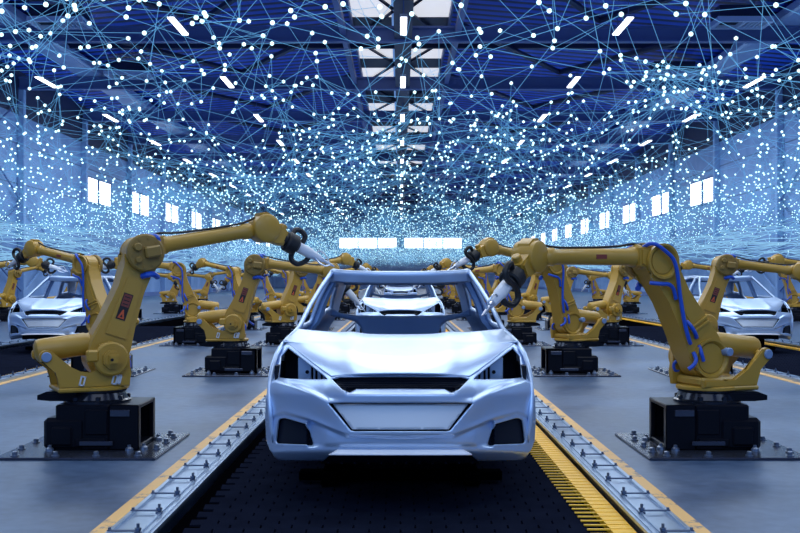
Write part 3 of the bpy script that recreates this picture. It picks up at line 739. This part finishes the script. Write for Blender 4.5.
def make_car():
    r = empty('car_body', (0, NOSE, 0))
    # --- front fascia
    outer = [(UC, 475), (268, 475), (243, 499), (74, 496), (58, 486), (38, 455), (25, 420), (20, 330), (24, 262), (32, 205), (47, 150), (60, 108), (72, 86), (90, 60), (103, 50), (150, 84), (190, 117), (232, 149), (272, 176), (300, 172), (420, 168), (UC, 167)]
    slot = rounded([(274, 186), (302, 178), (420, 175), (533, 174.5), (533, 223), (368, 225), (342, 238), (312, 226)], 8)
    slot = [(274, 186), (302, 178), (420, 175), (UC-0.01, 174.5), (UC-0.01, 223), (368, 225), (342, 238), (312, 226)]
    outer2 = [(UC, 475), (268, 475)] + outer[2:-1] + [(UC, 167), (UC, 174.5), (420, 175), (302, 178), (274, 186), (312, 226), (342, 238), (368, 225), (UC, 223), (UC, 278), (260, 278), (262, 284), (345, 383), (360, 386), (UC, 386)]
    hl = [(106, 67), (80, 98), (70, 180), (120, 186), (215, 188), (258, 187), (238, 168)]
    P, T = region(outer2, [hl, rounded(FOG, 14)], 5.0)
    sheet('front_bumper', lift(P), T, M['body'], r, 0.012, 38)
    # --- pieces in the openings
    def flat(name, poly, m, dy, thick=0.006, step=10.0):
        P, T = region(poly, [], step)
        V = [world_px(max(0.0, off_px(p[0])) if abs(p[0]-UC) > 1e-3 else 0, row_px(p[1]), depth(*p)+(dy(*p) if callable(dy) else dy)) for p in P]
        return sheet(name, V, T, m, r, thick)
    o = flat('upper_grille', [(UC, 165), (262, 165), (262, 250), (UC, 250)], M['mesh_grille'], 0.055)
    o['label'] = 'dark upper grille'
    g = MB()
    for k in range(5):
        v = 184+k*9
        pts = [world_px(off_px(u), row_px(v), depth(u, v)+0.045) for u in list(range(300, 536, 20))+[536]]
        for a, c in zip(pts, pts[1:]):
            for s in (-1, 1): g.tube([(s*a[0], a[1], a[2]), (s*c[0], c[1], c[2])], 0.004, 4, 1)
    g.obj('grille_bars', M['black'], o)
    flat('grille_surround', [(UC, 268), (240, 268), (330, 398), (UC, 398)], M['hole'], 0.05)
    o = flat('grille_plate', [(UC, 281), (278, 281), (352, 378), (UC, 379)], M['plate_light'], lambda u, v: 0.040-0.030*(v-280)/100); o['label'] = 'smooth pale plate filling the lower grille'
    o = flat('lower_strip', [(UC, 474), (262, 474), (296, 454), (UC, 455)], M['chrome'], lambda u, v: -0.008-0.10*(v-454)/20, 0.008, 5); o['label'] = 'bright strip along the chin'
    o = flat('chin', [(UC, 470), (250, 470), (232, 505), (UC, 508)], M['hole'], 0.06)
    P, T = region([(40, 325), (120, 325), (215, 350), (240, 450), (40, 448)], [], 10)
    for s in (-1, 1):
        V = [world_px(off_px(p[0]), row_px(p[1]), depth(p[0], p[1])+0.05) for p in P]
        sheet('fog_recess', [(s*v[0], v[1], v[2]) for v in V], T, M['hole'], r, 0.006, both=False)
    # dark tub behind the lamp openings with the pale inner panels
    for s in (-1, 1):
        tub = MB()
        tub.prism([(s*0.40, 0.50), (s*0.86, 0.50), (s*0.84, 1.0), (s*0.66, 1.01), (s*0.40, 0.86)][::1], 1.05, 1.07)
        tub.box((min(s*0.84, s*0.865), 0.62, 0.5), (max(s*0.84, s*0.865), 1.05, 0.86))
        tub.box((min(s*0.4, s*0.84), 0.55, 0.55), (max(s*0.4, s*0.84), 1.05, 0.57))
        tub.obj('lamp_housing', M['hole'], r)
        pan = MB()
        for (ua_, ub, y) in ((146, 196, 0.72), (204, 212, 0.68), (220, 232, 0.66), (240, 250, 0.64)):
            a, c = world_px(s*off_px(ua_), 0, y)[0], world_px(s*off_px(ub), 0, y)[0]
            pan.box((min(a, c), y, 0.56), (max(a, c), y+0.03, {146: 0.91, 204: 0.86, 220: 0.83, 240: 0.81}[ua_]), 0.004)
        o = pan.obj('lamp_mount', M['body'], r); o['label'] = 'blue inner panel seen through the empty lamp opening'
        hd = MB(); x = world_px(s*off_px(181), 0, 0.715)[0]; z = world_px(0, row_px(160), 0.715)[2]
        hd.cyl((x, 0.72, z), (x, 0.71, z), 0.013, seg=14); hd.obj('mount_hole', M['hole'], o)
    # --- bonnet
    side = [(272, 178), (232, 150), (190, 118), (150, 85), (104, 50)]
    E = [world_px(off_px(u), row_px(v), depth(u, v)-0.004) for u, v in side]
    E += [world_px(117.5, 341.0, 0.93), world_px(112.0, 335.5, 1.08), world_px(103.5, 328.5, 1.27)]
    C = [(0, 0.085, 0.860), (0, 0.16, 0.885), (0, 0.27, 0.914), (0, 0.40, 0.944), (0, 0.56, 0.978), (0, 0.72, 1.010), (0, 0.87, 1.040), (0, 1.00, 1.062)]
    Es, Cs = catmull([Vector(p) for p in E], 5), catmull([Vector(p) for p in C], 5)
    V, T = [], []; NT = 36
    for i, (e, c) in enumerate(zip(Es, Cs)):
        s_ = i/(len(Es)-1)
        for j in range(NT+1):
            t = j/NT
            q = t**2.3
            x = t*e.x; y = c.y+(e.y-c.y)*q; z = c.z+(e.z-c.z)*q
            xr = 0.30+0.06*s_                       # the two raised lines along the bonnet
            z += 0.009*math.exp(-((x-xr)/0.07)**2)*ss(s_*3+0.15)*(1 if x < xr else 1) - 0.004*ss((xr-x)/0.2)*ss(s_*3)
            V.append((x, y, z))
    for i in range(len(Es)-1):
        for j in range(NT):
            a = i*(NT+1)+j; T.append((a, a+1, a+NT+2, a+NT+1))
    o = sheet('bonnet', V, T, M['body'], r, 0.014, 45)
    # --- body sides: outline in (y, z) with wheel arches, door gap and window openings
    arch_f = circ(0.98, 0.36, 0.37, R(188), R(-8), 16); arch_r = circ(3.42, 0.36, 0.37, R(188), R(-8), 16)
    out = [(0.56, 0.36)] + [p for p in arch_f] + [p for p in arch_r] + [(4.12, 0.36), (4.22, 0.55), (4.25, 0.9), (4.18, 1.15), (4.05, 1.40), (3.92, 1.50), (3.4, 1.535), (2.8, 1.548), (2.35, 1.548), (2.12, 1.535), (1.70, 1.29), (1.30, 1.095), (1.08, 1.04), (0.93, 1.005), (0.85, 0.97), (0.72, 0.86), (0.62, 0.70), (0.56, 0.55)]
    frontdoor = [(1.34, 0.46), (1.30, 0.85), (1.33, 1.03), (2.36, 1.05), (2.36, 0.40), (1.42, 0.40)]
    fwin = rounded([(1.43, 1.105), (2.12, 1.475), (2.35, 1.49), (2.36, 1.10)], 0.04)
    rdoor = rounded([(2.46, 0.42), (2.46, 1.49), (2.80, 1.495), (3.18, 1.45), (3.34, 1.12), (3.10, 0.82), (2.96, 0.62), (2.92, 0.42)], 0.08)
    qwin = rounded([(3.48, 1.15), (3.36, 1.40), (3.62, 1.39), (3.86, 1.18)], 0.05)
    for s in (-1, 1):
        P, T = region(out, [frontdoor, fwin, rdoor, qwin], 0.05)
        V = [(s*xside(*p), p[0], p[1]) for p in P]
        o = sheet('body_side', V, T if s > 0 else [t[::-1] for t in T], M['body'], r, 0.0, 40, both=False)
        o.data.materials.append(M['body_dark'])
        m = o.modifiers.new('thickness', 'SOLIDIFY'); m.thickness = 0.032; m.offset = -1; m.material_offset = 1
        # make sure the shell thickens inwards
        nx = sum(p.normal.x*p.area for p in o.data.polygons)
        if nx*s < 0: o.data.flip_normals()
        dpoly = [(1.346, 0.462), (1.306, 0.85), (1.336, 1.024), (2.354, 1.044), (2.354, 0.406), (1.424, 0.406)]
        P, T = region(dpoly, [], 0.06)
        V = [(s*(xside(*p)+0.001), p[0], p[1]) for p in P]
        o = sheet('front_door', V, T, M['body'], r, 0.0, 40, both=False)
        nx = sum(p.normal.x*p.area for p in o.data.polygons)
        if nx*s < 0: o.data.flip_normals()
        m = o.modifiers.new('thickness', 'SOLIDIFY'); m.thickness = 0.05; m.offset = -1
        h = MB(); x = s*(xside(2.2, 0.94)+0.012); h.box((x-0.01, 2.12, 0.93), (x+0.012, 2.28, 0.955), 0.006)
        h.obj('door_handle', M['body'], o)
        p_ = MB()          # inner pillar between the doors
        pts = [(s*(xside(2.41, z)-0.06), 2.42, z) for z in (0.4, 0.7, 1.0, 1.1, 1.25, 1.36, 1.46)]
        p_.tube(pts, 0.035, 6, 2); p_.obj('inner_pillar', M['body_dark'], r)
    # --- roof, header, rear frame, rear panel
    V, T = [], []; NX = 14; ys = [0, 0.05, 0.15, 0.4, 0.9, 1.3, 1.7, 1.95]
    for i, yy in enumerate(ys):
        for j in range(NX+1):
            t = j/NX; y0 = 1.95 + 0.17*t**2.2
            y = y0 + yy*(1-(0.17*t**2.2)/1.95)
            zc = poly_y([(1.9, 1.512), (2.0, 1.520), (2.3, 1.526), (3.0, 1.530), (3.6, 1.515), (4.0, 1.47)], y)
            xe = xside(min(y, 3.9), 1.54)
            z = zc + 0.018*t**3 if t < 1 else zc + 0.016
            V.append((t*xe, y, z))
    for i in range(len(ys)-1):
        for j in range(NX): a = i*(NX+1)+j; T.append((a, a+1, a+NX+2, a+NX+1))
    sheet('roof', V, T, M['body'], r, 0.03, 50)
    V, T = [], []
    for i, (dy, dz) in enumerate(((0.0, 0.0), (0.012, -0.03), (0.03, -0.075), (0.10, -0.085))):
        for j in range(NX+1):
            t = j/NX
            V.append((t*(xside(2.1, 1.54)-0.005+0.015*i/3), 1.95+0.17*t**2.2+dy, 1.512+0.018*t**3+dz))
    for i in range(3):
        for j in range(NX): a = i*(NX+1)+j; T.append((a, a+1, a+NX+2, a+NX+1))
    sheet('windscreen_header', V, T, M['body'], r, 0.012, 60)
    D = NOSE
    def rear(o_, py): d = D+4.0; return (o_*d/F_PX, CAM_H-(py-HZ)*d/F_PX)
    up = [rear(0, 316), rear(45, 315.2), rear(60, 313), rear(72, 307)]
    dn = [rear(75, 315), rear(60, 317.5), rear(46, 321.5), rear(40, 327), rear(37, 338), rear(37, 372), rear(0, 372)]
    P, T = region(up + dn, [], 0.04)
    V = [(p[0], 4.04-0.12*(p[0]/0.75)**2, p[1]) for p in P]
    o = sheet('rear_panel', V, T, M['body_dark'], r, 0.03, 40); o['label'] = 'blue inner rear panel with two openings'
    V, T = [], []
    for i, (yy, zz) in enumerate(((3.86, 1.50), (3.90, 1.455), (3.96, 1.42), (4.02, 1.425))):
        for j in range(NX+1):
            t = j/NX; V.append((t*xside(3.9, 1.48), yy-0.06*t*t, zz))
    for i in range(3):
        for j in range(NX): a = i*(NX+1)+j; T.append((a, a+1, a+NX+2, a+NX+1))
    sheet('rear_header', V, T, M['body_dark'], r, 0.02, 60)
    # cowl under the windscreen and dark floor pan
    c_ = MB()
    V, T = [], []
    for i, (dy, dz) in enumerate(((0.0, -0.006), (0.03, -0.03), (0.12, -0.10), (0.14, -0.45))):
        for j in range(NX+1):
            t = j/NX; e, c = Es[-1], Cs[-1]; q = t**2.3
            V.append((t*(e.x-0.02), c.y+(e.y-c.y)*q+dy, c.z+(e.z-c.z)*q+dz))
    for i in range(3):
        for j in range(NX): a = i*(NX+1)+j; T.append((a, a+1, a+NX+2, a+NX+1))
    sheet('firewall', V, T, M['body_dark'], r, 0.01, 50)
    c_.box((-0.84, 1.45, 0.36), (0.84, 2.95, 0.42), 0.02); c_.box((-0.5, 0.35, 0.34), (0.5, 1.5, 0.40), 0.02); c_.box((-0.5, 2.9, 0.36), (0.5, 4.1, 0.42), 0.02)
    c_.obj('floor_pan', M['body_dull'], r)
    return r
def copy_tree(o, parent=None):
    c = o.copy(); COL.objects.link(c)
    if parent is not None: c.parent = parent
    for ch in [q for q in children[o.name]]: copy_tree(ch, c)
    return c
car = make_car()
children = {}
for o in COL.objects:
    children.setdefault(o.name, [])
    if o.parent: children.setdefault(o.parent.name, []).append(o)
tag(car, 'silver white bare car body at the head of the middle conveyor', 'car', 'car bodies on the assembly lines')
skid_m = MB()
for s in (-1, 1):
    skid_m.box((s*0.52-0.06, 1.0, BZ+0.03), (s*0.52+0.06, 4.0, BZ+0.11), 0.01)
    for y in (1.35, 3.0): skid_m.box((s*0.52-0.05, y-0.05, BZ+0.11), (s*0.52+0.05, y+0.05, 0.333 if y < 2 else 0.352), 0.01)
for y in (1.2, 2.2, 3.8): skid_m.box((-0.75, y-0.06, BZ+0.04), (0.75, y+0.06, BZ+0.11), 0.01)
skid_m = skid_m.mesh('body_skid', M['skid'])
spots = [(0, NOSE, None, 'under the nearest car body on the middle conveyor'), (0, 21.1, 'white bare car body second along the middle conveyor', 'under the second car body on the middle conveyor'),
         (0, 57.0, 'small distant white car body farthest along the middle conveyor', 'under the farthest car body on the middle conveyor'),
         (-7.2, 21.1, 'white bare car body on the left conveyor', 'under the car body on the left conveyor'), (7.2, 21.1, 'white bare car body on the right conveyor', 'under the car body on the right conveyor')]
for x, y, lb, sk in spots:
    c = car if lb is None else copy_tree(car)
    c.location = (x, y, 0)
    if lb: c['label'] = lb
    s = link('body_skid', skid_m); s.location = (x, y, 0)
    tag(s, 'dark carrier skid ' + sk, 'carrier', 'carrier skids')

# ------------------------------------------------------------------ glowing network
import numpy as np
rng = np.random.default_rng(5)
def ico(sub):
    t = bmesh.new(); bmesh.ops.create_icosphere(t, subdivisions=sub, radius=1.0)
    V = np.array([v.co[:] for v in t.verts]); Fc = np.array([[v.index for v in f.verts] for f in t.faces]); t.free(); return V, Fc
RHO, YA, YB = 2.7, 11.0, 187.0
N = int(RHO*44.6*(YB-YA))
px = rng.uniform(-22.3, 22.3, N); py = rng.uniform(YA, YB, N)
H = 3.45 + 0.45*np.sin(px*0.33+py*0.21) + 0.30*np.sin(px*0.71-py*0.4) + rng.normal(0, 0.62, N)
H = np.clip(H, 2.0, 5.4)
pts = np.stack([px, py, CAM_H+H], 1)
rad = 0.0095*H*np.where(py > 40, 0.95, 1.0)
# lower fringe beside the walls: strands mostly
NF = 1500
fx = rng.uniform(20.2, 22.35, NF)*rng.choice([-1, 1], NF); fy = rng.uniform(50, YB, NF); fz = 2.0 + rng.beta(1.5, 1.3, NF)*3.0
fr = np.stack([fx, fy, fz], 1)
def edges_of(P, kmin, kmax, reach, stretch=(1, 1, 1)):
    """join every point to a few random neighbours, by grid cells"""
    Q = P*np.array(stretch); cell = {}
    for i, q in enumerate(Q): cell.setdefault((int(q[0]//reach), int(q[1]//reach)), []).append(i)
    E = set()
    for i, q in enumerate(Q):
        ci, cj = int(q[0]//reach), int(q[1]//reach); cand = []
        for a in (-1, 0, 1):
            for c in (-1, 0, 1): cand += cell.get((ci+a, cj+c), [])
        cand = [j for j in cand if j != i and np.sum((Q[j]-q)**2) < reach*reach]
        if not cand: continue
        for j in rng.choice(cand, min(len(cand), int(rng.integers(kmin, kmax+1))), replace=False): E.add((min(i, int(j)), max(i, int(j))))
    return list(E)
def strands(P, E, r):
    V = []; Fc = []
    for a, c in E:
        p, q = P[a], P[c]; d = q-p; L = np.linalg.norm(d)
        if L < 1e-6: continue
        d = d/L; u = np.cross(d, [0.3, 0.1, 1.0]); u /= np.linalg.norm(u); w = np.cross(d, u); s = len(V)
        for e in (p, q):
            for k in range(3):
                an = k*2*PI/3; V.append(e+r*(u*math.cos(an)+w*math.sin(an)))
        Fc += [(s+k, s+(k+1) % 3, s+3+(k+1) % 3, s+3+k) for k in range(3)]
    return V, Fc
net = empty('light_network', (0, 12, 5))
tag(net, 'glowing pale blue web of light dots joined by fine lines, filling the upper hall', 'light network')
bpy.context.view_layer.update()
big = np.argsort(py)
seen = [i for i in big if abs(px[i]/py[i])*F_PX < 405 and H[i]/py[i]*F_PX < 281][:100]
seen_set = set(int(i) for i in seen)
V1, F1_ = ico(2); V0, F0_ = ico(1)
base_node = pydata('node', V1, [tuple(f) for f in F1_], M['node'], False)
off = np.array([0, 12, 5.0])
for i in seen:
    o = link('node', base_node, net); o.location = tuple(pts[i]-off); o.scale = (rad[i],)*3
rest = np.array([i for i in range(N) if i not in seen_set])
def balls(P, Rr, Vb, Fb):
    V = (P[:, None, :] + Vb[None]*Rr[:, None, None]).reshape(-1, 3)
    Fc = (Fb[None] + (np.arange(len(P))*len(Vb))[:, None, None]).reshape(-1, Fb.shape[1]); return V, Fc
nV, nF = balls(pts[rest]-off, rad[rest], V0, F0_)
pick = rng.random(NF) < 0.35*(fr[:, 2]-2.0)/3.0
fV, fF = balls(fr[pick]-off, np.full(pick.sum(), 0.03), V0, F0_)
o = pydata('node_swarm', np.concatenate([nV, fV]), [tuple(f) for f in np.concatenate([nF, fF+len(nV)])], M['node'], net, 180)
o['kind'] = 'stuff'
E = edges_of(pts, 1, 2, 1.9)
sV, sF = strands(pts-off, E, 0.0036)
E2 = edges_of(fr, 2, 3, 3.4, (1, 0.42, 5.5))
sV2, sF2 = strands(fr-off, E2, 0.017)
o = pydata('strand_web', sV, sF, M['strand'], net, 180); o['kind'] = 'stuff'
o = pydata('low_strand_web', sV2, sF2, M['strand_low'], net, 180); o['kind'] = 'stuff'

# ------------------------------------------------------------------ light, sky, camera
def area(name, loc, size, sy, power, col, rot=(0, 0, 0)):
    l = bpy.data.lights.new(name, 'AREA'); l.shape = 'RECTANGLE'; l.size = size; l.size_y = sy; l.energy = power; l.color = col
    o = link(name, l); o.location = loc; o.rotation_euler = rot; return o
for y, p in ((1, 420), (13, 700), (23, 900), (34, 950), (48, 900), (70, 1000), (95, 1000), (125, 1000), (160, 1000)):
    area('roof_lamp', (0.1, y, 12.0), 10, 8, p, (0.86, 0.93, 1.0))
    for s in (-1, 1): area('roof_lamp', (s*12.0, y, 12.0), 7, 6, p*0.7, (0.72, 0.86, 1.0))
for s in (-1, 1):
    for y in (60, 105, 155): area('wall_fill', (s*15.0, y, 7.5), 3, 36, 900, (0.40, 0.70, 1.0), (0, R(-82)*s, 0))  # unseen blue fill lights, added to brighten the side walls
for y in (35, 75, 125): area('roof_fill', (0, y, 8.5), 30, 34, 800, (0.22, 0.45, 1.0), (PI, 0, 0))  # added upward fill without any fixture, lifts the blue of the roof
area('front_fill', (0, -4, 7.5), 14, 4, 380, (0.42, 0.66, 1.0), (R(58), 0, 0))  # added fill behind the camera, brightens the car and robot fronts
w = bpy.data.worlds.new('world'); scene.world = w; w.use_nodes = True
w.node_tree.nodes['Background'].inputs['Color'].default_value = (0.16, 0.32, 0.74, 1)
w.node_tree.nodes['Background'].inputs['Strength'].default_value = 0.75
cam = bpy.data.cameras.new('camera'); cam.sensor_width = 36.0; cam.lens = 36.0*F_PX/800.0
cam.shift_x = -(CX-400)/800.0*1.0; cam.shift_y = (HZ-266.5)/800.0; cam.clip_end = 500
co = link('camera', cam); co.location = (0, 0, CAM_H); co.rotation_euler = (PI/2, 0, 0)
scene.camera = co
scene.view_settings.view_transform = 'Standard'
scene.view_settings.look = 'None'
